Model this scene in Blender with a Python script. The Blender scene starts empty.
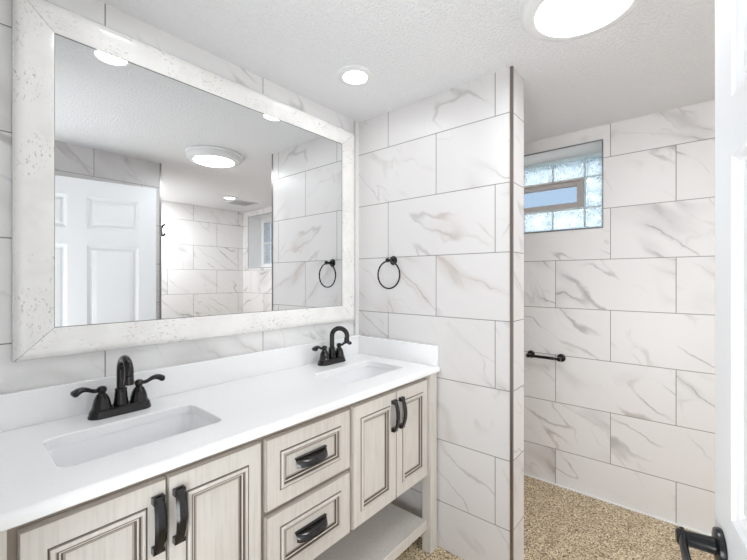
import bpy, bmesh, math, random
from mathutils import Vector, Matrix

random.seed(7)
SC = bpy.context.scene
COL = SC.collection
PI = math.pi

# ------------------------------------------------------------------ camera
FPX = 375.0
YAW = math.atan((692.0 - 373.5) / FPX)            # the heading lies this far left of +X
cam_data = bpy.data.cameras.new('camera')
cam = bpy.data.objects.new('camera', cam_data)
COL.objects.link(cam)
cam.location = (-1.638, -1.508, 1.335)
cam.rotation_euler = (PI / 2, 0, YAW - PI / 2)
cam_data.sensor_width = 36.0
cam_data.lens = FPX / 747.0 * 36.0
cam_data.shift_y = -1.0 / 747.0
cam_data.clip_start = 0.01
SC.camera = cam

# ------------------------------------------------------------------ world, lights, exposure
W = bpy.data.worlds.new('sky')
SC.world = W
W.use_nodes = True
bg = W.node_tree.nodes['Background']
bg.inputs['Color'].default_value = (0.56, 0.76, 1.0, 1)
bg.inputs['Strength'].default_value = 0.245
LAMP_BIG = 7.6
LAMP_SMALL = 14.0
HALL = 9.6
SHOWER = 6.8


def area_light(name, loc, size, power, color=(1, 1, 1), rot=(0, 0, 0)):
    d = bpy.data.lights.new(name, 'AREA')
    d.shape = 'RECTANGLE'
    d.size, d.size_y = size
    d.energy = power
    d.color = color
    o = bpy.data.objects.new(name, d)
    o.location = loc
    o.rotation_euler = rot
    COL.objects.link(o)
    return o


# unseen fill lights, added: hall behind the open doorway, and the shower end
area_light('hall_fill', (-2.15, -1.26, 0.6), (0.9, 1.5), HALL, (0.915, 0.96, 1.0), (0, -math.radians(90 + 52), 0))
area_light('shower_fill', (-0.26, -2.85, 2.25), (0.16, 0.16), SHOWER, (0.93, 0.97, 1.0))
sun_data = bpy.data.lights.new('sun', 'SUN')
sun_data.energy = 1.7
sun_data.angle = math.radians(1.0)
sun = bpy.data.objects.new('sun', sun_data)
COL.objects.link(sun)
# from outside the window wall, low and towards the shower end
sun.rotation_euler = Vector((-0.76, 0.40, -0.52)).to_track_quat('-Z', 'Y').to_euler()
SC.view_settings.view_transform = 'Standard'
SC.view_settings.look = 'None'
SC.view_settings.gamma = 1.0
SC.view_settings.use_curve_mapping = False
SC.view_settings.exposure = 1.84
SC.cycles.max_bounces = 14
SC.cycles.diffuse_bounces = 8
SC.cycles.glossy_bounces = 6
SC.cycles.transmission_bounces = 10


# ------------------------------------------------------------------ materials
def srgb(r, g, b):
    f = lambda c: (c / 255 / 12.92) if c / 255 <= 0.04045 else ((c / 255 + 0.055) / 1.055) ** 2.4
    return (f(r), f(g), f(b), 1)


def mat(name, color=(0.8, 0.8, 0.8, 1), rough=0.5, metal=0.0, spec=0.5, coat=0.0):
    m = bpy.data.materials.new(name)
    m.use_nodes = True
    b = m.node_tree.nodes['Principled BSDF']
    b.inputs['Base Color'].default_value = color
    b.inputs['Roughness'].default_value = rough
    b.inputs['Metallic'].default_value = metal
    b.inputs['Specular IOR Level'].default_value = spec
    b.inputs['Coat Weight'].default_value = coat
    return m


class NT:
    """tiny helper for writing node trees"""
    def __init__(s, m):
        s.t = m.node_tree
        s.b = s.t.nodes['Principled BSDF']

    def n(s, kind, **kw):
        x = s.t.nodes.new(kind)
        for k, v in kw.items():
            setattr(x, k, v)
        return x

    def put(s, sock, v):
        if hasattr(v, 'is_output'):
            s.t.links.new(v, sock)
        else:
            sock.default_value = v

    def math(s, op, a, b=None, c=None, clamp=False):
        x = s.n('ShaderNodeMath', operation=op, use_clamp=clamp)
        s.put(x.inputs[0], a)
        if b is not None:
            s.put(x.inputs[1], b)
        if c is not None:
            s.put(x.inputs[2], c)
        return x.outputs[0]

    def smooth(s, v, a, b, lo=0.0, hi=1.0):
        x = s.n('ShaderNodeMapRange', interpolation_type='SMOOTHSTEP')
        s.put(x.inputs[0], v)
        for i, q in enumerate((a, b, lo, hi)):
            x.inputs[i + 1].default_value = q
        return x.outputs[0]

    def noise(s, vec, scale, detail=2.0, rough=0.5, dist=0.0):
        x = s.n('ShaderNodeTexNoise')
        if vec is not None:
            s.put(x.inputs['Vector'], vec)
        x.inputs['Scale'].default_value = scale
        x.inputs['Detail'].default_value = detail
        x.inputs['Roughness'].default_value = rough
        x.inputs['Distortion'].default_value = dist
        return x.outputs[0]

    def comb(s, x, y, z=0.0):
        c = s.n('ShaderNodeCombineXYZ')
        for i, v in enumerate((x, y, z)):
            s.put(c.inputs[i], v)
        return c.outputs[0]

    def mix(s, f, a, b):
        x = s.n('ShaderNodeMix', data_type='RGBA')
        s.put(x.inputs[0], f)
        s.put(x.inputs[6], a)
        s.put(x.inputs[7], b)
        return x.outputs[2]

    def bump(s, h, strength, dist):
        x = s.n('ShaderNodeBump')
        x.inputs['Strength'].default_value = strength
        x.inputs['Distance'].default_value = dist
        s.put(x.inputs['Height'], h)
        s.t.links.new(x.outputs[0], s.b.inputs['Normal'])

    def mapping(s, vec, scale=(1, 1, 1), rot=(0, 0, 0), loc=(0, 0, 0)):
        x = s.n('ShaderNodeMapping')
        s.put(x.inputs[0], vec)
        x.inputs['Scale'].default_value = scale
        x.inputs['Rotation'].default_value = rot
        x.inputs['Location'].default_value = loc
        return x.outputs[0]


TW, TH, ROW0 = 0.61, 0.306, 0.23


def marble_tile(name, seed, slope=32.0, st=(0.62, 0.34, 0.28), base=srgb(236, 234, 233), vein=srgb(150, 147, 146), tan=srgb(176, 160, 148)):
    """large format marble look tile in half-offset rows; the UV map is in metres (along the wall, height)"""
    m = mat(name, rough=0.3)
    k = NT(m)
    uv = k.n('ShaderNodeUVMap').outputs[0]
    sp = k.n('ShaderNodeSeparateXYZ')
    k.put(sp.inputs[0], uv)
    u, v = sp.outputs[0], sp.outputs[1]
    rv = k.math('DIVIDE', k.math('SUBTRACT', v, ROW0), TH)
    row = k.math('FLOOR', rv)
    fv = k.math('SUBTRACT', rv, row)
    odd = k.math('FLOORED_MODULO', row, 2.0)
    ru = k.math('ADD', k.math('DIVIDE', u, TW), k.math('MULTIPLY', odd, 0.5))
    colm = k.math('FLOOR', ru)
    fu = k.math('SUBTRACT', ru, colm)
    du = k.math('MULTIPLY', k.math('MINIMUM', fu, k.math('SUBTRACT', 1.0, fu)), TW)
    dv = k.math('MULTIPLY', k.math('MINIMUM', fv, k.math('SUBTRACT', 1.0, fv)), TH)
    d = k.math('MINIMUM', du, dv)
    grout = k.smooth(d, 0.0012, 0.0026, 1.0, 0.0)
    wn = k.n('ShaderNodeTexWhiteNoise', noise_dimensions='3D')
    k.put(wn.inputs[0], k.comb(colm, row, float(seed)))
    rnd = k.n('ShaderNodeVectorMath', operation='SCALE')
    k.put(rnd.inputs[0], wn.outputs['Color'])
    rnd.inputs['Scale'].default_value = 40.0
    add = k.n('ShaderNodeVectorMath', operation='ADD')
    k.put(add.inputs[0], k.comb(u, v, 0.0))
    k.put(add.inputs[1], rnd.outputs[0])
    p = add.outputs[0]
    # wobble, then squeeze along the vein direction
    wob = k.n('ShaderNodeTexNoise')
    k.put(wob.inputs['Vector'], p)
    wob.inputs['Scale'].default_value = 5.0
    wob.inputs['Detail'].default_value = 4.0
    wsub = k.n('ShaderNodeVectorMath', operation='MULTIPLY_ADD')
    k.put(wsub.inputs[0], wob.outputs['Color'])
    wsub.inputs[1].default_value = (0.13, 0.13, 0.0)
    k.put(wsub.inputs[2], p)
    q = k.mapping(k.mapping(wsub.outputs[0], rot=(0, 0, math.radians(slope))), scale=(1.1, 4.2, 1.0))
    n1 = k.noise(q, 1.25, 1.5, 0.45)
    a1 = k.math('ABSOLUTE', k.math('SUBTRACT', n1, 0.5))
    gate = k.smooth(k.noise(p, 3.2, 2.0), 0.44, 0.66)
    thin = k.math('MULTIPLY', k.smooth(a1, 0.0, 0.022, 1.0, 0.0), gate)
    wide = k.math('MULTIPLY', k.smooth(a1, 0.0, 0.11, 1.0, 0.0), k.smooth(k.noise(p, 2.3, 1.0), 0.5, 0.74))
    q2 = k.mapping(k.mapping(wsub.outputs[0], rot=(0, 0, math.radians(slope + 24)), loc=(7.3, 2.1, 0)), scale=(1.0, 2.6, 1.0))
    n2 = k.noise(q2, 2.2, 2.0, 0.5)
    fine = k.math('MULTIPLY', k.smooth(k.math('ABSOLUTE', k.math('SUBTRACT', n2, 0.5)), 0.0, 0.018, 1.0, 0.0),
                  k.smooth(k.noise(p, 4.1, 1.0), 0.5, 0.7))
    amount = k.math('ADD', k.math('MULTIPLY', thin, st[0]),
                    k.math('ADD', k.math('MULTIPLY', wide, st[1]), k.math('MULTIPLY', fine, st[2])), clamp=True)
    vc = k.mix(k.smooth(k.noise(p, 1.7, 1.0), 0.52, 0.68), vein, tan)
    c = k.mix(amount, base, vc)
    c = k.mix(k.math('MULTIPLY', grout, 0.85), c, srgb(120, 117, 114))
    k.put(k.b.inputs['Base Color'], c)
    k.put(k.b.inputs['Roughness'], k.math('ADD', 0.36, k.math('MULTIPLY', grout, 0.4)))
    k.bump(k.math('SUBTRACT', 1.0, grout), 0.4, 0.001)
    return m


M = {}
M['tile_back'] = marble_tile('marble_tile_back', 3, 32, base=srgb(233, 232, 231))
M['tile_part'] = marble_tile('marble_tile_partition', 11, 35, (0.5, 0.27, 0.35), base=srgb(220, 217, 216), vein=srgb(162, 158, 156))
M['tile_far'] = marble_tile('marble_tile_far', 21, 32)
M['tile_shower'] = marble_tile('marble_tile_shower', 5, 32, vein=srgb(142, 141, 141))
M['tile_plain'] = mat('tile_plain', srgb(233, 232, 231), 0.35)
M['grout'] = mat('grout', srgb(150, 146, 142), 0.8)

# ceiling paint with knockdown texture
M['ceiling'] = mat('ceiling_paint', srgb(240, 240, 241), 0.8, spec=0.2)
k = NT(M['ceiling'])
tc = k.n('ShaderNodeTexCoord').outputs['Object']
h = k.math('ADD', k.smooth(k.noise(tc, 85.0, 3.0, 0.6), 0.42, 0.66), k.math('MULTIPLY', k.noise(tc, 210.0, 2.0), 0.5))
k.bump(h, 0.7, 0.0048)

# speckled stone floor
M['floor'] = mat('speckled_floor', rough=0.45)
k = NT(M['floor'])
tc = k.n('ShaderNodeTexCoord').outputs['Object']
vo = k.n('ShaderNodeTexVoronoi', feature='F1')
k.put(vo.inputs['Vector'], tc)
vo.inputs['Scale'].default_value = 185.0
sepc = k.n('ShaderNodeSeparateColor')
k.put(sepc.inputs[0], vo.outputs['Color'])
rmp = k.n('ShaderNodeValToRGB')
k.put(rmp.inputs[0], sepc.outputs[0])
cr = rmp.color_ramp
cr.interpolation = 'CONSTANT'
stops = [(0.0, (76, 63, 51)), (0.06, (128, 109, 86)), (0.24, (178, 158, 126)), (0.46, (204, 185, 152)), (0.66, (220, 203, 172)), (0.86, (238, 225, 200)), (0.95, (128, 100, 70))]
cr.elements[0].position, cr.elements[0].color = stops[0][0], srgb(*stops[0][1])
cr.elements[1].position, cr.elements[1].color = stops[1][0], srgb(*stops[1][1])
for pz, cc in stops[2:]:
    e = cr.elements.new(pz)
    e.color = srgb(*cc)
fc = k.mix(k.smooth(k.noise(tc, 7.0, 3.0), 0.35, 0.7, 0.0, 0.3), rmp.outputs[0], srgb(150, 128, 98))
k.put(k.b.inputs['Base Color'], fc)
k.bump(vo.outputs['Distance'], 0.35, 0.002)

M['white_wall'] = mat('white_painted_wall', srgb(226, 226, 226), 0.7)
M['door_paint'] = mat('white_door_paint', srgb(238, 239, 241), 0.35)
M['quartz'] = mat('white_quartz', srgb(243, 243, 243), 0.16)
k = NT(M['quartz'])
tc = k.n('ShaderNodeTexCoord').outputs['Object']
k.put(k.b.inputs['Base Color'], k.mix(k.smooth(k.noise(tc, 160.0, 2.0), 0.6, 0.75, 0, 0.35), srgb(243, 243, 243), srgb(225, 225, 226)))
M['ceramic'] = mat('white_ceramic', srgb(240, 240, 241), 0.08, coat=0.3)
M['chrome'] = mat('chrome', srgb(200, 200, 202), 0.12, 1.0)


def bronze(name, col, rough):
    m = mat(name, col, rough, 0.85, coat=0.6)
    m.node_tree.nodes['Principled BSDF'].inputs['Coat Roughness'].default_value = 0.12
    kk = NT(m)
    t = kk.n('ShaderNodeTexCoord').outputs['Object']
    g = kk.smooth(kk.noise(t, 60.0, 4.0, 0.6), 0.58, 0.74, 0, 0.4)
    kk.put(kk.b.inputs['Base Color'], kk.mix(g, col, (col[0] * 2.6 + .01, col[1] * 2.1 + .006, col[2] * 1.8 + .004, 1)))
    return m


M['bronze'] = bronze('oil_rubbed_bronze', srgb(31, 28, 28), 0.2)
M['pull_metal'] = bronze('dark_pull_metal', srgb(50, 48, 49), 0.2)
M['black_metal'] = mat('black_metal', srgb(13, 13, 16), 0.25, 0.0)
M['edge_metal'] = mat('tile_edge_metal', srgb(136, 126, 120), 0.3, 0.9)
M['steel_edge'] = mat('steel_edge_metal', srgb(150, 150, 150), 0.3, 0.9)

# antique white glazed cabinet paint
M['paint'] = mat('antique_white_paint', rough=0.42)
k = NT(M['paint'])
tc = k.n('ShaderNodeTexCoord').outputs['Object']
brush = k.noise(k.mapping(tc, scale=(60, 60, 3.5)), 1.6, 4.0, 0.6)
blot = k.noise(tc, 5.0, 3.0)
c = k.mix(k.smooth(brush, 0.4, 0.75, 0, 0.4), srgb(212, 207, 200), srgb(182, 175, 166))
c = k.mix(k.smooth(blot, 0.5, 0.75, 0, 0.3), c, srgb(190, 183, 174))
k.put(k.b.inputs['Base Color'], c)
M['glaze'] = mat('brown_glaze', srgb(92, 80, 70), 0.55)
M['glaze_soft'] = mat('soft_glaze', srgb(164, 154, 144), 0.5)
M['frame_glaze'] = mat('glazed_face_frame', srgb(158, 147, 135), 0.5)
M['inside_wood'] = mat('cabinet_inside', srgb(150, 138, 124), 0.7)  # one even wood colour for the carcass

# whitewashed frame, one per rail direction
def frame_mat(name, sc):
    m = mat(name, rough=0.22, coat=0.35)
    kk = NT(m)
    t = kk.n('ShaderNodeTexCoord').outputs['Object']
    s1 = kk.noise(kk.mapping(t, scale=sc), 1.0, 5.0, 0.65)
    g = kk.noise(t, 9.0, 3.0)
    speck = kk.math('MULTIPLY', kk.smooth(s1, 0.56, 0.64), kk.smooth(g, 0.44, 0.60))
    c1 = kk.mix(kk.smooth(kk.noise(t, 14.0, 3.0), 0.4, 0.7, 0, 0.5), srgb(236, 234, 231), srgb(224, 221, 217))
    kk.put(kk.b.inputs['Base Color'], kk.mix(kk.math('MULTIPLY', speck, 0.6), c1, srgb(150, 145, 140)))
    return m


M['frame_h'] = frame_mat('whitewashed_rail', (70, 120, 160))
M['frame_v'] = frame_mat('whitewashed_stile', (160, 120, 70))
M['mirror_glass'] = mat('mirror_glass', (0.81, 0.82, 0.825, 1), 0.0, 1.0)
M['silver_line'] = mat('mirror_bevel_line', srgb(96, 96, 98), 0.3, 0.6)


def emitter(name, strength, color=(1, 1, 1, 1)):
    m = bpy.data.materials.new(name)
    m.use_nodes = True
    t = m.node_tree
    t.nodes.remove(t.nodes['Principled BSDF'])
    e = t.nodes.new('ShaderNodeEmission')
    e.inputs[0].default_value = color
    e.inputs[1].default_value = strength
    t.links.new(e.outputs[0], t.nodes['Material Output'].inputs[0])
    return m


M['lens_big'] = emitter('lit_flush_lens', LAMP_BIG, (0.93, 0.97, 1.0, 1))
M['lens_small'] = emitter('lit_recessed_lens', LAMP_SMALL, (0.93, 0.97, 1.0, 1))
M['lamp_trim'] = mat('lamp_trim', srgb(228, 228, 228), 0.5)
M['vent_shade'] = mat('duct_shade', srgb(70, 70, 70), 0.8)  # dark tone of a flat sheet, in place of shade behind the vent slats
M['vinyl'] = mat('white_vinyl', srgb(238, 238, 238), 0.4)
M['vent_frame'] = mat('taupe_vent_frame', srgb(206, 199, 195), 0.45)
M['mortar'] = mat('pale_mortar', srgb(222, 236, 240), 0.6)


def glass(name, color, rough, bump=None):
    m = mat(name, color, rough)
    kk = NT(m)
    kk.b.inputs['Transmission Weight'].default_value = 1.0
    kk.b.inputs['IOR'].default_value = 1.45
    if bump:
        t = kk.n('ShaderNodeTexCoord').outputs['Object']
        kk.bump(kk.noise(t, bump[0], 2.0, 0.5, 1.2), bump[1], bump[2])
    return m


M['ground'] = mat('grey_gravel', srgb(120, 122, 120), 0.9)
M['pane'] = glass('clear_pane', (0.97, 0.99, 1, 1), 0.0)
M['block'] = glass('wavy_glass_block', (0.93, 0.98, 0.99, 1), 0.02, (34.0, 1.0, 0.02))
# the pressed pattern scatters part of the daylight
k = NT(M['block'])
tl = k.n('ShaderNodeBsdfTranslucent')
tl.inputs[0].default_value = (0.9, 0.96, 0.97, 1)
mx = k.n('ShaderNodeMixShader')
tc = k.n('ShaderNodeTexCoord').outputs['Object']
k.put(mx.inputs[0], k.smooth(k.noise(tc, 48.0, 3.0, 0.6, 1.5), 0.38, 0.58, 0.85, 0.05))
k.t.links.new(k.b.outputs[0], mx.inputs[1])
k.t.links.new(tl.outputs[0], mx.inputs[2])
k.t.links.new(mx.outputs[0], k.t.nodes['Material Output'].inputs[0])


# ------------------------------------------------------------------ object helpers
WM = {}


def link(o, parent=None):
    COL.objects.link(o)
    if parent is not None:
        o.parent = parent
        WM[o.name] = WM[parent.name]
    return o


def obj(name, bm, mats, parent=None, smooth=None, bevel=0.0, segs=2, origin=None):
    """one mesh object; bm is in world space"""
    me = bpy.data.meshes.new(name)
    bmesh.ops.recalc_face_normals(bm, faces=bm.faces[:])
    bm.to_mesh(me)
    bm.free()
    for mm in (mats if isinstance(mats, (list, tuple)) else [mats]):
        me.materials.append(M[mm] if isinstance(mm, str) else mm)
    o = bpy.data.objects.new(name, me)
    link(o, parent)
    if parent is not None:
        me.transform(WM[parent.name].inverted())
    else:
        if origin is None:
            vs = [v.co for v in me.vertices]
            origin = Vector((sum(v.x for v in vs) / len(vs), sum(v.y for v in vs) / len(vs), min(v.z for v in vs)))
        o.location = origin
        me.transform(Matrix.Translation(-Vector(origin)))
        WM[o.name] = Matrix.Translation(Vector(origin))
    if smooth is not None:
        for p in me.polygons:
            p.use_smooth = True
        if smooth < 179:
            md = o.modifiers.new('edge', 'EDGE_SPLIT')
            md.split_angle = math.radians(smooth)
    if bevel:
        md = o.modifiers.new('bevel', 'BEVEL')
        md.width = bevel
        md.segments = segs
        md.limit_method = 'ANGLE'
        md.angle_limit = math.radians(40)
    return o


def thing(name, loc, label, cat, group=None):
    o = bpy.data.objects.new(name, None)
    o.empty_display_size = 0.05
    COL.objects.link(o)
    o.location = loc
    WM[o.name] = Matrix.Translation(Vector(loc))
    o['label'] = label
    o['category'] = cat
    if group:
        o['group'] = group
    return o


def struct(name, bm, mats, **kw):
    o = obj(name, bm, mats, **kw)
    o['kind'] = 'structure'
    return o


def copy_tree(o, parent=None):
    c = o.copy()
    COL.objects.link(c)
    if parent is not None:
        c.parent = parent
    for ch in list(o.children):
        copy_tree(ch, c)
    return c


def box(bm, x0, x1, y0, y1, z0, z1, mi=0):
    vs = [bm.verts.new((x, y, z)) for z in (z0, z1) for y in (y0, y1) for x in (x0, x1)]
    fs = []
    for idx in ((0, 2, 3, 1), (4, 5, 7, 6), (0, 1, 5, 4), (2, 6, 7, 3), (0, 4, 6, 2), (1, 3, 7, 5)):
        f = bm.faces.new([vs[i] for i in idx])
        f.material_index = mi
        fs.append(f)
    return fs


def nb():
    return bmesh.new()


def boxes(*bs):
    bm = nb()
    for b in bs:
        box(bm, *b)
    return bm


def lathe(bm, prof, origin, axis='Z', n=32, mi=0, cap=True):
    """prof: list of (radius, distance along axis)"""
    ax = {'Z': Vector((0, 0, 1)), 'X': Vector((1, 0, 0)), 'Y': Vector((0, 1, 0))}.get(axis, axis) if isinstance(axis, str) else Vector(axis).normalized()
    up = Vector((0, 0, 1)) if abs(ax.z) < 0.9 else Vector((1, 0, 0))
    e1 = ax.cross(up).normalized()
    e2 = ax.cross(e1).normalized()
    o = Vector(origin)
    rings = []
    for r, d in prof:
        if r < 1e-6:
            rings.append([bm.verts.new(o + ax * d)])
        else:
            rings.append([bm.verts.new(o + ax * d + (e1 * math.cos(2 * PI * i / n) + e2 * math.sin(2 * PI * i / n)) * r) for i in range(n)])
    for a, b in zip(rings[:-1], rings[1:]):
        for i in range(n):
            j = (i + 1) % n
            if len(a) == 1 and len(b) == 1:
                continue
            if len(a) == 1:
                f = bm.faces.new((a[0], b[i], b[j]))
            elif len(b) == 1:
                f = bm.faces.new((a[i], b[0], a[j]))
            else:
                f = bm.faces.new((a[i], b[i], b[j], a[j]))
            f.material_index = mi
    if cap:
        for rg in (rings[0], rings[-1]):
            if len(rg) > 1:
                f = bm.faces.new(rg)
                f.material_index = mi
    return bm


def tube(bm, pts, radii, n=14, mi=0, closed=False, flat=None):
    """sweep along points; flat = (wide, thin) factors for an oval section"""
    pts = [Vector(p) for p in pts]
    if not isinstance(radii, (list, tuple)):
        radii = [radii] * len(pts)
    N = len(pts)
    rings = []
    prev = None
    for i, p in enumerate(pts):
        if closed:
            t = (pts[(i + 1) % N] - pts[i - 1]).normalized()
        else:
            t = (pts[min(i + 1, N - 1)] - pts[max(i - 1, 0)]).normalized()
        if prev is None:
            ref = Vector((0, 0, 1)) if abs(t.z) < 0.95 else Vector((0, 1, 0))
            e1 = t.cross(ref).normalized()
        else:
            e1 = (prev - t * prev.dot(t)).normalized()
        prev = e1
        e2 = t.cross(e1)
        a, b = (1, 1) if flat is None else (flat[i] if isinstance(flat, list) else flat)
        rings.append([bm.verts.new(p + (e1 * math.cos(2 * PI * q / n) * a + e2 * math.sin(2 * PI * q / n) * b) * radii[i]) for q in range(n)])
    pairs = list(zip(rings[:-1], rings[1:]))
    if closed:
        pairs.append((rings[-1], rings[0]))
    for ra, rb in pairs:
        for q in range(n):
            f = bm.faces.new((ra[q], rb[q], rb[(q + 1) % n], ra[(q + 1) % n]))
            f.material_index = mi
    if not closed:
        bm.faces.new(rings[0]).material_index = mi
        bm.faces.new(rings[-1]).material_index = mi
    return bm


def spline(pts, n=8):
    """Catmull-Rom through the points"""
    P = [Vector(p) for p in pts]
    P = [P[0] * 2 - P[1]] + P + [P[-1] * 2 - P[-2]]
    out = []
    for i in range(1, len(P) - 2):
        for s in range(n):
            t = s / n
            a, b, c, d = P[i - 1], P[i], P[i + 1], P[i + 2]
            out.append(0.5 * ((2 * b) + (c - a) * t + (2 * a - 5 * b + 4 * c - d) * t * t + (3 * b - a - 3 * c + d) * t ** 3))
    out.append(P[-2])
    return out


def rrect(cx, cy, w, d, r, z, n=6):
    pts = []
    for sx, sy, a0 in ((1, 1, 0), (-1, 1, PI / 2), (-1, -1, PI), (1, -1, 1.5 * PI)):
        for i in range(n + 1):
            a = a0 + PI / 2 * i / n
            pts.append(Vector((cx + sx * (w / 2 - r) + r * math.cos(a), cy + sy * (d / 2 - r) + r * math.sin(a), z)))
    return pts


def loops(bm, ls, cap0=False, cap1=False, mi=0):
    rs = [[bm.verts.new(p) for p in l] for l in ls]
    n = len(rs[0])
    for i, (a, b) in enumerate(zip(rs[:-1], rs[1:])):
        for j in range(n):
            f = bm.faces.new((a[j], a[(j + 1) % n], b[(j + 1) % n], b[j]))
            f.material_index = mi[i] if isinstance(mi, (list, tuple)) else mi
    if cap0:
        bm.faces.new(rs[0]).material_index = mi[0] if isinstance(mi, (list, tuple)) else mi
    if cap1:
        bm.faces.new(rs[-1]).material_index = mi[-1] if isinstance(mi, (list, tuple)) else mi
    return bm


def tile_uv(o, off_x=0.0, off_y=0.0):
    """UV in metres: along the wall and world height"""
    me = o.data
    w = WM[o.name]
    uvl = me.uv_layers.new(name='UVMap')
    for p in me.polygons:
        n = p.normal
        for li in p.loop_indices:
            c = w @ me.vertices[me.loops[li].vertex_index].co
            if abs(n.x) > abs(n.y):
                uvl.data[li].uv = (-c.y + off_y, c.z)
            else:
                uvl.data[li].uv = (c.x + off_x, c.z)


def slab_with_opening(axis, a0, a1, b0, b1, z0, z1, oa0, oa1, oz0, oz1):
    """wall box (thickness b0..b1) with one rectangular opening oa0..oa1 x oz0..oz1"""
    bm = nb()
    for (p0, p1, q0, q1) in ((a0, oa0, z0, z1), (oa1, a1, z0, z1), (oa0, oa1, z0, oz0), (oa0, oa1, oz1, z1)):
        if p1 - p0 < 1e-5 or q1 - q0 < 1e-5:
            continue
        if axis == 'y':
            box(bm, b0, b1, p0, p1, q0, q1)
        else:
            box(bm, p0, p1, b0, b1, q0, q1)
    return bm


# ------------------------------------------------------------------ room shell
CE = 2.263
XF = 0.985           # tiled wall with the glass block window
XS = 1.17            # wall of the shower end
YS = -3.31           # end wall of the shower
YC = -1.785          # closet wall behind the door
XC = -0.447          # end of the closet wall
XL = -1.615          # entry wall
PT = 0.15
PL = -0.910          # free end of the partition

fl = struct('floor', boxes((-3.4, 1.6, -3.6, 0.2, -0.1, 0.0)), 'floor')
ce = struct('ceiling', boxes((-3.4, XF + 0.36, -2.0, 0.2, CE, CE + 0.1), (-3.4, XS + 0.36, -3.6, -2.0, CE, CE + 0.1)), 'ceiling')

o = struct('wall_back', boxes((-1.80, 0.0, 0.0, 0.12, 0, CE), (PT, XF, 0.0, 0.12, 0, CE), (0.0, PT, 0.0, 0.12, 0, CE)), 'tile_back')
tile_uv(o, off_x=0.65)
o = struct('wall_partition', boxes((0.0, PT, PL, 0.0, 0, CE)), 'tile_part')
tile_uv(o, off_x=0.08, off_y=-0.224)
# far wall with the opening of window 1
W1 = dict(y0=-1.092, y1=-0.36, z0=1.652, z1=2.172)
o = struct('wall_right', slab_with_opening('y', -2.0, 0.12, XF, XF + 0.36, 0, CE, W1['y0'], W1['y1'], W1['z0'], W1['z1']), 'tile_far')
tile_uv(o, off_y=-1.137 + 0.61)
W2 = dict(y0=-3.165, y1=-2.50, z0=1.488, z1=2.178)
o = struct('wall_shower', slab_with_opening('y', YS, -2.0, XS, XS + 0.34, 0, CE, W2['y0'], W2['y1'], W2['z0'], W2['z1']), 'tile_far')
tile_uv(o, off_y=0.25)
o = struct('wall_front', boxes((XC - 0.3, XS + 0.34, YS - 0.12, YS, 0, CE)), 'tile_shower')
tile_uv(o, off_x=0.12)
o = struct('wall_closet', boxes((XL - 0.13, XC, YC - 0.13, YC, 0, CE), (XC - 0.13, XC, YS, YC - 0.13, 0, CE)), 'tile_part')
tile_uv(o, off_x=-0.33 + 0.61)
o = struct('wall_left', boxes((XL - 0.13, XL, -0.80, 0.0, 0, CE), (XL - 0.13, XL, -1.72, -0.80, 2.06, CE), (XL - 0.13, -1.475, YC, -1.72, 0, CE)), 'white_wall')
# hall outside the doorway
struct('wall_hall', boxes((-3.3, XL - 0.13, -0.52, -0.42, 0, CE), (-3.3, XL - 0.13, -2.2, -2.1, 0, CE), (-3.4, -3.3, -2.2, -0.42, 0, CE)), 'white_wall')

# metal edge strips and the slim tile strip in the corner
struct('trim_1', boxes((-0.003, 0.010, PL - 0.003, PL, 0, CE), (-0.003, 0.0, PL, PL + 0.009, 0, CE)), 'edge_metal')
struct('trim_2', boxes((XC - 0.010, XC + 0.003, YC, YC + 0.003, 0, CE), (XC, XC + 0.003, YC - 0.010, YC, 0, CE)), 'steel_edge')
struct('trim_3', boxes((-0.030, -0.0, -0.003, -0.0002, 1.006, CE - 0.002)), 'tile_plain')
struct('trim_4', boxes((-0.0335, -0.0305, -0.0015, -0.0002, 1.006, CE - 0.002)), 'grout')
struct('trim_5', boxes((0.972, XF, -2.0, -0.0, 0, 0.006)), 'tile_plain')


# ------------------------------------------------------------------ window 1: glass block with a hopper vent
def frame_ring(bm, axis_x0, axis_x1, y0, y1, z0, z1, t):
    box(bm, axis_x0, axis_x1, y0, y0 + t, z0, z1)
    box(bm, axis_x0, axis_x1, y1 - t, y1, z0, z1)
    box(bm, axis_x0, axis_x1, y0 + t, y1 - t, z0, z0 + t)
    box(bm, axis_x0, axis_x1, y0 + t, y1 - t, z1 - t, z1)


bm = nb()
frame_ring(bm, XF - 0.004, XF + 0.004, W1['y0'] - 0.008, W1['y1'] + 0.008, W1['z0'] - 0.008, W1['z1'] + 0.008, 0.0075)
win1 = struct('window_1', bm, 'steel_edge')
XB0, XB1 = 1.20, 1.275
bm = nb()
# frame members under and above the blocks
box(bm, XB0 + 0.01, XB1 - 0.005, W1['y0'] + 0.001, W1['y1'] - 0.001, 2.148, W1['z1'] - 0.001)
box(bm, XB0 + 0.01, XB1 - 0.005, W1['y0'] + 0.001, W1['y1'] - 0.001, W1['z0'] + 0.001, 1.682)
obj('head_and_sill', bm, 'mortar', win1)
ycol = [-1.090, -0.958, -0.757, -0.556, -0.362]
zrow = [1.684, 1.816, 2.018, 2.146]
mort = nb()
for a in range(1, 4):
    for (zz0, zz1) in ((zrow[0], zrow[1]), (zrow[2], zrow[3])):
        box(mort, XB0 + 0.006, XB1 - 0.006, ycol[a] - 0.006, ycol[a] + 0.006, zz0, zz1)
box(mort, XB0 + 0.006, XB1 - 0.006, ycol[1] - 0.006, ycol[1] + 0.006, zrow[1], zrow[2])
box(mort, XB0 + 0.006, XB1 - 0.006, ycol[0], ycol[1] - 0.006, zrow[1] - 0.006, zrow[1] + 0.006)
box(mort, XB0 + 0.006, XB1 - 0.006, ycol[0], ycol[1] - 0.006, zrow[2] - 0.006, zrow[2] + 0.006)
obj('mortar_joint', mort, 'mortar', win1)
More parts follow.
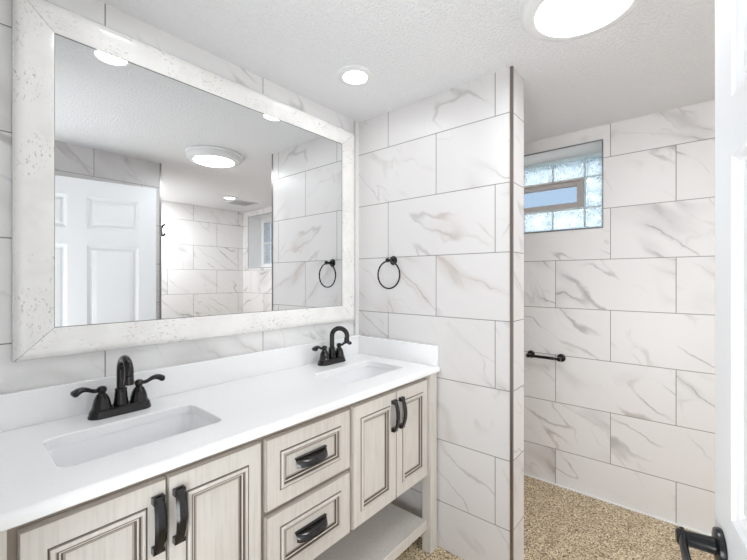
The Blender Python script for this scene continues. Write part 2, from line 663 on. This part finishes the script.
for a in range(4):
    for r in range(3):
        if r == 1 and a > 0:
            continue
        bm = boxes((XB0, XB1, ycol[a] + 0.0065, ycol[a + 1] - 0.0065, zrow[r] + 0.0065, zrow[r + 1] - 0.0065))
        obj('glass_block', bm, 'block', win1, bevel=0.008, segs=3)
bm = nb()
frame_ring(bm, XB0 - 0.012, XB1 - 0.01, ycol[1] + 0.0065, ycol[4], zrow[1] + 0.001, zrow[2] - 0.001, 0.014)
frame_ring(bm, XB0 + 0.004, XB1 - 0.02, ycol[1] + 0.021, ycol[4] - 0.0145, zrow[1] + 0.0155, zrow[2] - 0.0155, 0.028)
vf = obj('vent_sash', bm, 'vent_frame', win1, bevel=0.002)
obj('pane', boxes((XB0 + 0.03, XB0 + 0.034, ycol[1] + 0.049, ycol[4] - 0.0425, zrow[1] + 0.0435, zrow[2] - 0.0435)), 'pane', vf)

struct('ground', boxes((1.62, 7.0, -7.0, 4.0, 1.30, 1.46)), 'ground')

# window 2: white sash in a deep reveal, seen in the mirror
bm = nb()
frame_ring(bm, XS - 0.004, XS + 0.003, W2['y0'] - 0.008, W2['y1'] + 0.008, W2['z0'] - 0.008, W2['z1'] + 0.008, 0.0075)
win2 = struct('window_2', bm, 'steel_edge')
bm = nb()
t = 0.003
box(bm, XS + 0.004, XS + 0.22, W2['y0'], W2['y0'] + t, W2['z0'], W2['z1'])
box(bm, XS + 0.004, XS + 0.22, W2['y1'] - t, W2['y1'], W2['z0'], W2['z1'])
box(bm, XS + 0.004, XS + 0.22, W2['y0'] + t, W2['y1'] - t, W2['z0'], W2['z0'] + t)
box(bm, XS + 0.004, XS + 0.22, W2['y0'] + t, W2['y1'] - t, W2['z1'] - t, W2['z1'])
obj('reveal_lining', bm, 'vinyl', win2)
bm = nb()
frame_ring(bm, XS + 0.20, XS + 0.26, W2['y0'] + t, W2['y1'] - t, W2['z0'] + t, W2['z1'] - t, 0.055)
zm = (W2['z0'] + W2['z1']) / 2
box(bm, XS + 0.21, XS + 0.25, W2['y0'] + 0.058, W2['y1'] - 0.058, zm - 0.014, zm + 0.014)
for yy in (-2.98, -2.83, -2.68):
    box(bm, XS + 0.222, XS + 0.238, yy - 0.006, yy + 0.006, W2['z0'] + 0.058, zm - 0.0145)
    box(bm, XS + 0.222, XS + 0.238, yy - 0.006, yy + 0.006, zm + 0.0145, W2['z1'] - 0.058)
sash = obj('sash', bm, 'vinyl', win2, bevel=0.002)
obj('pane', boxes((XS + 0.239, XS + 0.242, W2['y0'] + 0.058, W2['y1'] - 0.058, W2['z0'] + 0.058, zm - 0.0145),
                  (XS + 0.239, XS + 0.242, W2['y0'] + 0.058, W2['y1'] - 0.058, zm + 0.0145, W2['z1'] - 0.058)), 'pane', sash)


# ------------------------------------------------------------------ six panel door, standing open
DA = math.radians(9.5)
LATCH = Vector((-0.567, -1.545, 0))
TV = Vector((-math.cos(DA), -math.sin(DA), 0))      # from latch edge to hinge
NV = Vector((-math.sin(DA), math.cos(DA), 0))       # outward normal of the visible face
DW, DH, DT = 0.914, 2.0, 0.035


def dpt(t_, z_, d_=0.0):
    return LATCH + TV * t_ + NV * d_ + Vector((0, 0, z_))


bm = nb()
panels = []
for (t0, t1) in ((0.111, 0.407), (0.51, 0.806)):
    panels += [(t0, t1, 1.672, 1.886), (t0, t1, 0.886, 1.562), (t0, t1, 0.20, 0.70)]
ts = sorted({0.0, DW} | {p[0] for p in panels} | {p[1] for p in panels})
zs = sorted({0.008, DH} | {p[2] for p in panels} | {p[3] for p in panels})
grid = {}
for a in ts:
    for b in zs:
        grid[(a, b)] = bm.verts.new(dpt(a, b))
for a0, a1 in zip(ts[:-1], ts[1:]):
    for b0, b1 in zip(zs[:-1], zs[1:]):
        if any(abs(p[0] - a0) < 1e-6 and abs(p[2] - b0) < 1e-6 for p in panels):
            continue
        bm.faces.new((grid[(a0, b0)], grid[(a1, b0)], grid[(a1, b1)], grid[(a0, b1)]))
for (t0, t1, z0, z1) in panels:
    ls = []
    for ins, dep in ((0.0, 0.0), (0.003, -0.005), (0.012, -0.009), (0.016, -0.015), (0.027, -0.015), (0.033, -0.009), (0.054, -0.005)):
        ls.append([dpt(t0 + ins, z0 + ins, dep), dpt(t1 - ins, z0 + ins, dep), dpt(t1 - ins, z1 - ins, dep), dpt(t0 + ins, z1 - ins, dep)])
    loops(bm, ls, cap1=True)
bmesh.ops.remove_doubles(bm, verts=bm.verts[:], dist=1e-5)
# edges and back
c4 = [(0.0, 0.008), (DW, 0.008), (DW, DH), (0.0, DH)]
loops(bm, [[dpt(a, b, 0.0) for a, b in c4], [dpt(a, b, -DT) for a, b in c4]], cap1=True)
bmesh.ops.remove_doubles(bm, verts=bm.verts[:], dist=1e-5)
door = struct('door_1', bm, 'door_paint', origin=tuple(dpt(DW, 0.0)))

LZ, LT = 0.802, 0.058
bm = nb()
lathe(bm, [(0.0, 0.0), (0.035, 0.0), (0.036, 0.004), (0.034, 0.010), (0.020, 0.013), (0.0, 0.013)], dpt(LT, LZ, 0.0005), tuple(NV), 36, cap=False)
rose = obj('lever_handle', bm, 'black_metal', door, smooth=40)
bm = nb()
lathe(bm, [(0.0, 0.012), (0.0165, 0.012), (0.0155, 0.02), (0.0145, 0.056), (0.0155, 0.058), (0.0155, 0.070), (0.012, 0.073), (0.0, 0.073)], dpt(LT, LZ, 0.0), tuple(NV), 24, cap=False)
obj('shaft', bm, 'black_metal', rose, smooth=40)
bm = nb()
tube(bm, spline([dpt(LT - 0.010, LZ + 0.003, 0.062), dpt(LT + 0.02, LZ - 0.002, 0.064), dpt(LT + 0.06, LZ - 0.012, 0.064), dpt(LT + 0.105, LZ - 0.012, 0.062)], 8),
     0.012, n=14, flat=(0.6, 1.2))
obj('lever', bm, 'black_metal', rose, smooth=60)
bm = nb()
for hz in (0.25, 1.02, 1.78):
    lathe(bm, [(0.006, -0.045), (0.006, 0.045)], dpt(DW + 0.004, hz, 0.006), 'Z', 12)
obj('hinge', bm, 'black_metal', door, smooth=40)

# ------------------------------------------------------------------ vanity cabinet
van = thing('vanity_cabinet', (-0.81, -0.28, 0), 'antique white glazed vanity cabinet with doors, drawers and open bottom shelf under the white counter', 'cabinet')
YF, YD, YP = -0.508, -0.528, -0.542      # face frame, door faces, post faces
VB, VT = 0.372, 0.872
PX = [(-1.606, -1.548), (-0.073, -0.014)]
bm = boxes((-1.548, -0.078, YF + 0.02, -0.02, VB, VB + 0.015),
           (-1.606, -1.591, -0.500, -0.07, VB, VT), (-0.035, -0.020, -0.500, -0.07, VB, VT),
           (-1.548, -0.078, -0.035, -0.02, VB + 0.015, VT),
           (-0.995, -0.985, YF + 0.02, -0.035, VB + 0.015, VT - 0.30), (-0.615, -0.605, YF + 0.02, -0.035, VB + 0.015, VT - 0.30))
obj('carcass', bm, 'inside_wood', van)
bm = boxes((-1.548, -0.078, YF, YF + 0.02, 0.838, VT), (-1.548, -0.078, YF, YF + 0.02, VB, 0.392),
           (-1.548, -1.518, YF, YF + 0.02, 0.392, 0.838), (-0.103, -0.078, YF, YF + 0.02, 0.392, 0.838),
           (-1.016, -0.962, YF, YF + 0.02, 0.392, 0.838), (-0.640, -0.590, YF, YF + 0.02, 0.392, 0.838),
           (-0.962, -0.640, YF, YF + 0.02, 0.600, 0.640))
obj('face_frame', bm, 'frame_glaze', van)
for (x0, x1) in PX:
    obj('leg', boxes((x0, x1, YP, YP + 0.049, 0, VT)), 'paint', van, bevel=0.002)
    obj('leg', boxes((x0, x1, -0.068, -0.02, 0, VT)), 'paint', van, bevel=0.002)
obj('shelf', boxes((-1.549, -0.072, -0.520, -0.015, 0.108, 0.155)), 'paint', van, bevel=0.003)


def front(name, x0, x1, z0, z1, ix, iz, parent):
    """a frame-and-panel front with applied moulding and glazed recesses"""
    bm = nb()
    seq = [(0.0, 0.018, None), (0.0, 0.0025, 0), (0.0025, 0.0, 2)]     # back edge, side, eased edge
    # moulding: (extra inset, depth (positive = back), material of the strip that ends here)
    prof = [(0.0, 0.0, 0), (0.0012, 0.0025, 1), (0.003, 0.002, 1), (0.004, -0.0035, 2), (0.007, -0.0055, 0), (0.012, -0.0055, 0), (0.0145, -0.003, 2),
            (0.0155, 0.0005, 1), (0.0180, 0.0010, 1), (0.0215, 0.0020, 0), (0.0230, 0.0060, 1), (0.0255, 0.0070, 1)]
    ls, mi = [], []

    def rect(ax, az, dep):
        y = YD + dep
        return [Vector((x0 + ax, y, z0 + az)), Vector((x1 - ax, y, z0 + az)), Vector((x1 - ax, y, z1 - az)), Vector((x0 + ax, y, z1 - az))]
    for ins, dep, m_ in seq:
        ls.append(rect(ins, ins, dep))
        if m_ is not None:
            mi.append(m_)
    for ins, dep, m_ in prof:
        ls.append(rect(ix + ins, iz + ins, dep))
        mi.append(m_)
    loops(bm, ls, cap0=True, mi=mi)
    # recessed panel
    vs = [bm.verts.new(p) for p in rect(ix + 0.0255, iz + 0.0255, 0.0070)]
    vq = [bm.verts.new(p) for p in rect(ix + 0.030, iz + 0.030, 0.0070)]
    for j in range(4):
        bm.faces.new((vs[j], vs[(j + 1) % 4], vq[(j + 1) % 4], vq[j])).material_index = 2
    bm.faces.new(vq).material_index = 0
    bmesh.ops.remove_doubles(bm, verts=bm.verts[:], dist=1e-6)
    return obj(name, bm, ['paint', 'glaze', 'glaze_soft'], parent)


def pull(cx, cz, vertical, parent):
    """bow-shaped strap pull"""
    L, wdt, n = 0.134, 0.0125, 18
    bm = nb()

    def P(s, w_, d_):
        return Vector((cx + w_, YD - d_, cz + s)) if vertical else Vector((cx + s, YD - d_, cz + w_))
    prev = None
    for i in range(n + 1):
        s = -L / 2 + L * i / n
        u_ = math.sin(PI * i / n)
        d0 = 0.010 + 0.018 * u_ ** 0.8
        ww = wdt * (0.92 + 0.22 * u_)
        th = 0.005
        cur = [bm.verts.new(P(s, -ww, d0)), bm.verts.new(P(s, -ww * 0.55, d0 + th)), bm.verts.new(P(s, ww * 0.55, d0 + th)),
               bm.verts.new(P(s, ww, d0)), bm.verts.new(P(s, 0, d0 - 0.002))]
        if prev:
            for q in range(5):
                bm.faces.new((prev[q], cur[q], cur[(q + 1) % 5], prev[(q + 1) % 5]))
        else:
            bm.faces.new(cur)
        prev = cur
    bm.faces.new(prev)
    for sg in (-1, 1):
        a, b = sg * L / 2, sg * (L / 2 - 0.016)
        lo, hi = min(a, b), max(a, b)
        if vertical:
            box(bm, cx - wdt * 1.05, cx + wdt * 1.05, YD - 0.016, YD - 0.0002, cz + lo, cz + hi)
        else:
            box(bm, cx + lo, cx + hi, YD - 0.016, YD - 0.0002, cz - wdt * 1.05, cz + wdt * 1.05)
    return obj('handle', bm, 'pull_metal', parent, smooth=35)


def cup_pull(cx, cz, parent):
    """half-moon cup pull, open below"""
    a, n, m_ = 0.066, 24, 8
    bm = nb()
    box(bm, cx - a, cx + a, YD - 0.0035, YD - 0.0002 + 0.0068, cz + 0.0125, cz + 0.0165)
    grids = []
    for off in (0.0, 0.0028):
        g = []
        for i in range(n + 1):
            x = -a + 2 * a * i / n
            q = max(0.0, 1 - (x / a) ** 2)
            D = 0.0065 + 0.0250 * q ** 0.62 - off
            g.append([bm.verts.new((cx + x * (1 - off * 8), YD + 0.0068 - (0.0068 + D) * math.sin(PI / 2 * j / m_) ** 0.9, cz + 0.0125 - off * 0.6 - 0.0245 * (1 - math.cos(PI / 2 * j / m_)) * (1.0 if off == 0 else 0.976))) for j in range(m_ + 1)])
        grids.append(g)
    for g in grids:
        for i in range(n):
            for j in range(m_):
                bm.faces.new((g[i][j], g[i + 1][j], g[i + 1][j + 1], g[i][j + 1]))
    A, B = grids
    for i in range(n):
        bm.faces.new((A[i][m_], A[i + 1][m_], B[i + 1][m_], B[i][m_]))
    for i in (0, n):
        for j in range(m_):
            bm.faces.new((A[i][j], A[i][j + 1], B[i][j + 1], B[i][j]))
    return obj('handle', bm, 'pull_metal', parent, smooth=45)


for (x0, x1, hx) in ((-1.531, -1.2665, -1.288), (-1.2625, -1.001, -1.240), (-0.604, -0.3335, -0.354), (-0.3295, -0.0765, -0.3015)):
    d = front('cabinet_door', x0, x1, 0.380, 0.848, 0.042, 0.052, van)
    pull(hx, 0.749, True, d)
for (z0, z1) in ((0.627, 0.846), (0.381, 0.609)):
    d = front('drawer', -0.983, -0.620, z0, z1, 0.048, 0.048, van)
    cup_pull(-0.807, (z0 + z1) / 2 - 0.002, d)

# ------------------------------------------------------------------ countertop with two cut-outs
CT, CB, CFY = 0.902, 0.873, -0.552
SINKS = [(-1.252, -0.296), (-0.325, -0.312)]
SW, SD, SR = 0.392, 0.236, 0.032
ctop = thing('countertop', (-0.81, -0.285, CB), 'long glossy white countertop with backsplash and two rectangular sink cut-outs', 'countertop')


def outline(z, ins_front=0.0):
    return [Vector((-1.612, CFY + ins_front, z)), Vector((-0.003, CFY + ins_front, z)), Vector((-0.003, -0.003, z)), Vector((-1.612, -0.003, z))]


bm = nb()


def face_with_holes(z, y_front, holes):
    vo_ = [bm.verts.new((p.x, y_front if i < 2 else p.y, z)) for i, p in enumerate(outline(z))]
    es = [bm.edges.new((vo_[i], vo_[(i + 1) % 4])) for i in range(4)]
    hv = []
    for (cx, cy), gr in holes:
        ring = [bm.verts.new(p) for p in rrect(cx, cy, SW + gr, SD + gr, SR, z)]
        es += [bm.edges.new((ring[i], ring[(i + 1) % len(ring)])) for i in range(len(ring))]
        hv.append(ring)
    bmesh.ops.triangle_fill(bm, use_beauty=True, use_dissolve=False, edges=es)
    return vo_, hv


RN = 0.013
top_o, top_h = face_with_holes(CT, CFY + RN, [(s, 0.006) for s in SINKS])
bot_o, bot_h = face_with_holes(CB, CFY + 0.004, [(s, 0.0) for s in SINKS])
for th_, bh_, s in zip(top_h, bot_h, SINKS):
    mid = [bm.verts.new(p) for p in rrect(s[0], s[1], SW, SD, SR, CT - 0.003)]
    for ra, rb in ((th_, mid), (mid, bh_)):
        for i in range(len(ra)):
            j = (i + 1) % len(ra)
            bm.faces.new((ra[i], ra[j], rb[j], rb[i]))
# bullnose front edge
prev = (top_o[0], top_o[1])
prof = [(CFY + RN - RN * math.sin(a), CT - RN + RN * math.cos(a)) for a in [PI / 2 * i / 8 for i in range(1, 9)]] + [(CFY, CB + 0.004)]
left_ring, right_ring = [top_o[0]], [top_o[1]]
for (y, z) in prof:
    cur = (bm.verts.new((-1.612, y, z)), bm.verts.new((-0.003, y, z)))
    bm.faces.new((prev[0], prev[1], cur[1], cur[0]))
    left_ring.append(cur[0])
    right_ring.append(cur[1])
    prev = cur
bm.faces.new((prev[0], prev[1], bot_o[1], bot_o[0]))
left_ring.append(bot_o[0])
right_ring.append(bot_o[1])
bm.faces.new(left_ring + [bot_o[3], top_o[3]])
bm.faces.new(right_ring + [bot_o[2], top_o[2]])
bm.faces.new((top_o[2], top_o[3], bot_o[3], bot_o[2]))
obj('slab', bm, 'quartz', ctop, smooth=30)
obj('backsplash', boxes((-1.612, -0.0035, -0.022, -0.003, CT + 0.0003, 1.006)), 'quartz', ctop, bevel=0.002)
obj('side_splash', boxes((-0.0225, -0.0035, -0.546, -0.0225, CT + 0.0003, 1.004)), 'quartz', ctop, bevel=0.002)


# sinks
def make_sink(cx, cy, label):
    r = thing('sink', (cx, cy, 0.745), label, 'sink')
    bm = nb()
    zt = CB - 0.0012
    seq = [(0.05, SR + 0.01, 0.008, zt - 0.012), (0.05, SR + 0.01, 0.0, zt), (0.006, SR, 0.0, zt), (0.002, SR, 0.0, zt - 0.004), (-0.006, SR, 0.0, zt - 0.05),
           (-0.016, SR, 0.0, zt - 0.095), (-0.030, SR + 0.006, 0.0, zt - 0.112), (-0.070, SR, 0.0, zt - 0.119), (-0.15, 0.02, 0.0, zt - 0.121)]
    ls = [rrect(cx, cy, SW + g, SD + g, rr, z) for g, rr, _, z in seq]
    outer = [rrect(cx, cy, SW + g, SD + g, SR, z) for g, z in ((-0.10, zt - 0.128), (-0.01, zt - 0.120), (0.006, zt - 0.10), (0.016, zt - 0.012))]
    loops(bm, ls, cap1=True)
    loops(bm, outer + [ls[0]], cap0=True)
    bmesh.ops.remove_doubles(bm, verts=bm.verts[:], dist=1e-6)
    obj('basin', bm, 'ceramic', r, smooth=60)
    bm = nb()
    lathe(bm, [(0.0, 0.0), (0.012, 0.0005), (0.020, 0.001), (0.022, 0.003), (0.024, 0.0), (0.024, -0.0005)], (cx, cy + 0.02, zt - 0.1205), 'Z', 28, cap=False)
    obj('drain', bm, 'bronze', r, smooth=50)
    return r


make_sink(*SINKS[0], 'rectangular white undermount sink in the near left half of the counter')
make_sink(*SINKS[1], 'rectangular white undermount sink at the far right end of the counter, beside the partition wall')


# ------------------------------------------------------------------ faucets
def make_faucet(x, y, label):
    z = CT
    r = thing('faucet', (x, y, z), label, 'faucet', 'two-handle bronze faucets on the vanity counter')
    bm = nb()
    ls = []
    for g, zz in ((0.0, 0.0), (0.0, 0.006), (-0.004, 0.010), (-0.005, 0.016), (-0.012, 0.024), (-0.020, 0.027)):
        ls.append(rrect(x, y, 0.176 + g, 0.060 + g, 0.0295 + g / 2, z + 0.0003 + zz, 8))
    loops(bm, ls, cap0=True, cap1=True)
    obj('base_plate', bm, 'bronze', r, smooth=40)
    bm = nb()
    lathe(bm, [(0.0, 0.026), (0.0205, 0.026), (0.0215, 0.030), (0.0205, 0.034), (0.0185, 0.050), (0.0175, 0.066), (0.0165, 0.072), (0.0175, 0.075), (0.0165, 0.079), (0.0125, 0.081), (0.0, 0.081)],
          (x, y, z), 'Z', 28, cap=False)
    obj('spout_collar', bm, 'bronze', r, smooth=40)
    bm = nb()
    R_ = 0.040
    zc = z + 0.139
    pts = [(x, y, z + 0.078), (x, y, z + 0.10), (x, y, z + 0.12)]
    for i in range(0, 19):
        a = PI * i / 18 * 1.03
        pts.append((x, y - R_ + R_ * math.cos(a), zc + R_ * math.sin(a)))
    pts.append((x, y - 2 * R_ + 0.002, zc - 0.012))
    tube(bm, pts, 0.0122, n=18)
    sp = obj('spout', bm, 'bronze', r, smooth=50)
    bm = nb()
    lathe(bm, [(0.0, 0.0), (0.0125, 0.0), (0.0135, 0.004), (0.0125, 0.008), (0.0135, 0.012), (0.0145, 0.024), (0.0145, 0.029), (0.0, 0.029)],
          (x, y - 2 * R_ + 0.002, zc - 0.006), (0, 0.02, -1), 22, cap=False)
    obj('aerator', bm, 'bronze', sp, smooth=40)
    for sg in (-1, 1):
        hx = x + sg * 0.052
        bm = nb()
        lathe(bm, [(0.0, 0.025), (0.0270, 0.025), (0.0275, 0.029), (0.0250, 0.032), (0.0245, 0.040), (0.0205, 0.056), (0.0150, 0.068), (0.0105, 0.073), (0.0095, 0.075), (0.0125, 0.079),
                   (0.0140, 0.085), (0.0120, 0.092), (0.007, 0.0955), (0.0, 0.0965)], (hx, y, z), 'Z', 26, cap=False)
        hd = obj('handle', bm, 'bronze', r, smooth=40)
        bm = nb()
        pts = spline([(hx + sg * 0.006, y, z + 0.084), (hx + sg * 0.022, y - 0.001, z + 0.085), (hx + sg * 0.042, y - 0.003, z + 0.094), (hx + sg * 0.058, y - 0.005, z + 0.094), (hx + sg * 0.076, y - 0.007, z + 0.084)], 7)
        n_ = len(pts)
        rad = [0.0066 + 0.0082 * max(0, (i / (n_ - 1) - 0.35)) / 0.65 for i in range(n_)]
        rad[-1] *= 0.55
        rad[-2] *= 0.85
        tube(bm, pts, rad, n=14, flat=[(1.0 + 0.35 * i / n_, 1.0 - 0.25 * i / n_) for i in range(n_)])
        obj('lever', bm, 'bronze', hd, smooth=60)
    return r


f1 = make_faucet(-1.240, -0.092, 'oil-rubbed bronze gooseneck faucet behind the near left sink')
f2 = copy_tree(f1)
f2.location = (-0.300, -0.090, CT)
for ch in f2.children:
    if ch.name.startswith('spout') and not ch.name.startswith('spout_'):
        ch.rotation_euler = (0, 0, math.radians(32))
f2['label'] = 'oil-rubbed bronze gooseneck faucet behind the far right sink, near the wall corner'

# ------------------------------------------------------------------ framed mirror
MX0, MX1, MZ0, MZ1 = -1.488, -0.058, 1.096, 2.176
IX0, IX1, IZ0, IZ1 = -1.396, -0.157, 1.186, 2.088
mir = thing('wall_mirror', (-0.773, -0.002, MZ0), 'large wall mirror in a wide distressed whitewashed frame above the vanity', 'mirror')
obj('mirror_glass', boxes((IX0 - 0.012, IX1 + 0.012, -0.020, -0.004, IZ0 - 0.012, IZ1 + 0.012)), 'mirror_glass', mir)
bm = nb()
for (a, b, c_, d_) in ((IX0, IX1, IZ0, IZ0 + 0.0018), (IX0, IX1, IZ1 - 0.0018, IZ1), (IX0, IX0 + 0.0018, IZ0, IZ1), (IX1 - 0.0018, IX1, IZ0, IZ1)):
    box(bm, a, b, -0.0206, -0.0201, c_, d_)
obj('glass_edge', bm, 'silver_line', mir)
# profile: fraction from outer edge to inner edge, depth in front of the wall
FP = [(0.0, 0.002), (0.0, 0.022), (0.03, 0.0275), (0.10, 0.0320), (0.20, 0.0335), (0.30, 0.0325), (0.42, 0.0308), (0.62, 0.0285), (0.85, 0.0262), (0.97, 0.0252), (1.0, 0.0240), (1.0, 0.0203), (0.85, 0.0203), (0.85, 0.002)]
outer = [(MX0, MZ0), (MX1, MZ0), (MX1, MZ1), (MX0, MZ1)]
inner = [(IX0, IZ0), (IX1, IZ0), (IX1, IZ1), (IX0, IZ1)]
names = ['frame_rail', 'frame_stile', 'frame_rail', 'frame_stile']
for i in range(4):
    j = (i + 1) % 4
    bm = nb()
    ra, rb = [], []
    ex = Vector((outer[j][0] - outer[i][0], 0, outer[j][1] - outer[i][1])).normalized() * 0.0005
    for f_, d_ in FP:
        lerp = lambda q: Vector((outer[q][0] + (inner[q][0] - outer[q][0]) * f_, -d_, outer[q][1] + (inner[q][1] - outer[q][1]) * f_))
        ra.append(bm.verts.new(lerp(i) + ex))
        rb.append(bm.verts.new(lerp(j) - ex))
    # back strip closes the profile
    for q in range(len(FP)):
        w_ = (q + 1) % len(FP)
        bm.faces.new((ra[q], ra[w_], rb[w_], rb[q]))
    bm.faces.new(ra)
    bm.faces.new(rb)
    obj(names[i], bm, 'frame_h' if i % 2 == 0 else 'frame_v', mir, smooth=32)
for i in range(4):      # dark mitre joints
    a, b = Vector((outer[i][0], 0, outer[i][1])), Vector((inner[i][0], 0, inner[i][1]))
    bm = nb()
    tube(bm, [a + (b - a) * f_ + Vector((0, -d_ + 0.0008, 0)) for f_, d_ in FP[2:-3]], 0.0011, n=5)
    obj('mitre_joint', bm, 'silver_line', mir)

# ------------------------------------------------------------------ towel ring on the partition
tr = thing('towel_ring', (0, -0.262, 1.436), 'round dark bronze towel ring on the marble partition wall beside the mirror', 'towel ring')
bm = nb()
lathe(bm, [(0.0, 0.0004), (0.025, 0.0004), (0.0255, 0.004), (0.022, 0.009), (0.016, 0.011), (0.014, 0.016), (0.0, 0.016)], (0, -0.262, 1.436), (-1, 0, 0), 28, cap=False)
obj('rosette', bm, 'bronze', tr, smooth=40)
bm = nb()
lathe(bm, [(0.0, 0.014), (0.009, 0.014), (0.0085, 0.030), (0.008, 0.044), (0.0115, 0.048), (0.0125, 0.054), (0.010, 0.061), (0.0, 0.063)], (0, -0.262, 1.436), (-1, 0, 0), 22, cap=False)
obj('post', bm, 'bronze', tr, smooth=40)
bm = nb()
RR = 0.074
rc = Vector((-0.045, -0.262, 1.432 - RR))
tube(bm, [(rc.x, rc.y + RR * math.sin(2 * PI * i / 48), rc.z + RR * math.cos(2 * PI * i / 48)) for i in range(48)], 0.0045, n=10, closed=True)
obj('ring', bm, 'bronze', tr, smooth=80)

# ------------------------------------------------------------------ toilet paper bar on the far wall
tp = thing('paper_holder', (XF, -0.775, 0.828), 'short black bar holder without a roll on the far marble wall under the window', 'paper holder')
for yy in (-0.680, -0.868):
    bm = nb()
    lathe(bm, [(0.0, 0.0004), (0.025, 0.0004), (0.0255, 0.004), (0.021, 0.010), (0.013, 0.012), (0.0105, 0.02), (0.010, 0.048), (0.0135, 0.052), (0.0145, 0.062), (0.012, 0.071), (0.0, 0.074)], (XF, yy, 0.828), (-1, 0, 0), 26, cap=False)
    obj('mount', bm, 'bronze', tp, smooth=40)
bm = nb()
lathe(bm, [(0.0075, 0.004), (0.0075, 0.03), (0.0095, 0.034), (0.0095, 0.158), (0.0075, 0.162), (0.0075, 0.184)], (XF - 0.060, -0.868, 0.828), 'Y', 20)
obj('bar', bm, 'bronze', tp, smooth=40)

# robe hook at the shower entrance, seen in the mirror
hk = thing('robe_hook', (XC, -1.86, 1.745), 'small black robe hook seen in the mirror beside the white door', 'hook')
bm = nb()
lathe(bm, [(0.0, 0.0004), (0.022, 0.0004), (0.022, 0.006), (0.012, 0.010), (0.009, 0.014), (0.009, 0.034), (0.0, 0.036)], (XC, -1.86, 1.745), (1, 0, 0), 22, cap=False)
obj('rosette', bm, 'black_metal', hk, smooth=40)
bm = nb()
tube(bm, spline([(XC + 0.030, -1.86, 1.742), (XC + 0.034, -1.86, 1.700), (XC + 0.046, -1.86, 1.694), (XC + 0.060, -1.86, 1.712)], 6), 0.007, n=12)
tube(bm, spline([(XC + 0.030, -1.86, 1.748), (XC + 0.042, -1.86, 1.775), (XC + 0.058, -1.86, 1.786)], 6), 0.007, n=12)
obj('prong', bm, 'black_metal', hk, smooth=60)


# ------------------------------------------------------------------ ceiling lights
BL = Vector((-0.280, -1.240, CE))
big = thing('flush_ceiling_light', tuple(BL), 'large round flush-mount ceiling light, lit, over the open floor', 'ceiling light')
bm = nb()
lathe(bm, [(0.0, -0.0005), (0.192, -0.0005), (0.195, -0.006), (0.195, -0.012), (0.186, -0.018), (0.184, -0.042), (0.176, -0.052), (0.155, -0.059), (0.142, -0.057), (0.140, -0.046)], tuple(BL), 'Z', 64, cap=False)
obj('housing', bm, 'lamp_trim', big, smooth=40)
bm = nb()
lathe(bm, [(0.1398, -0.050), (0.137, -0.056), (0.10, -0.060), (0.06, -0.063), (0.0, -0.064)], tuple(BL), 'Z', 64, cap=False)
obj('lens', bm, 'lens_big', big, smooth=80)


def recessed(x, y, label):
    r = thing('recessed_light', (x, y, CE), label, 'ceiling light', 'small recessed ceiling lights')
    bm = nb()
    lathe(bm, [(0.084, -0.0004), (0.085, -0.004), (0.081, -0.008), (0.060, -0.010), (0.055, -0.008), (0.053, -0.003)], (x, y, CE), 'Z', 48, cap=False)
    obj('trim_ring', bm, 'lamp_trim', r, smooth=40)
    bm = nb()
    lathe(bm, [(0.0525, -0.0035), (0.045, -0.006), (0.0, -0.0065)], (x, y, CE), 'Z', 48, cap=False)
    obj('lens', bm, 'lens_small', r, smooth=80)
    return r


rl = recessed(-0.386, -0.335, 'small round recessed ceiling light above the far right sink')
for (x, y, lb) in ((-1.155, -0.372, 'small recessed ceiling light seen in the top left corner of the mirror'),
                   (0.565, -2.555, 'small recessed ceiling light seen in the mirror right beside the ceiling vent')):
    c2 = copy_tree(rl)
    c2.location = (x, y, CE)
    c2['label'] = lb

vt = thing('ceiling_vent', (0.80, -2.72, CE), 'white slotted ceiling vent seen in the mirror by the shower window', 'vent')
obj('vent_frame', boxes((0.66, 0.94, -2.86, -2.845, CE - 0.008, CE - 0.0004), (0.66, 0.94, -2.595, -2.58, CE - 0.008, CE - 0.0004),
                        (0.66, 0.675, -2.845, -2.595, CE - 0.008, CE - 0.0004), (0.925, 0.94, -2.845, -2.595, CE - 0.008, CE - 0.0004)), 'lamp_trim', vt)
obj('backing', boxes((0.675, 0.925, -2.845, -2.595, CE - 0.002, CE - 0.0004)), 'vent_shade', vt)
for i in range(7):
    yy = -2.83 + 0.0365 * i
    obj('slat', boxes((0.676, 0.924, yy - 0.007, yy + 0.007, CE - 0.0045, CE - 0.0025)), 'lamp_trim', vt)
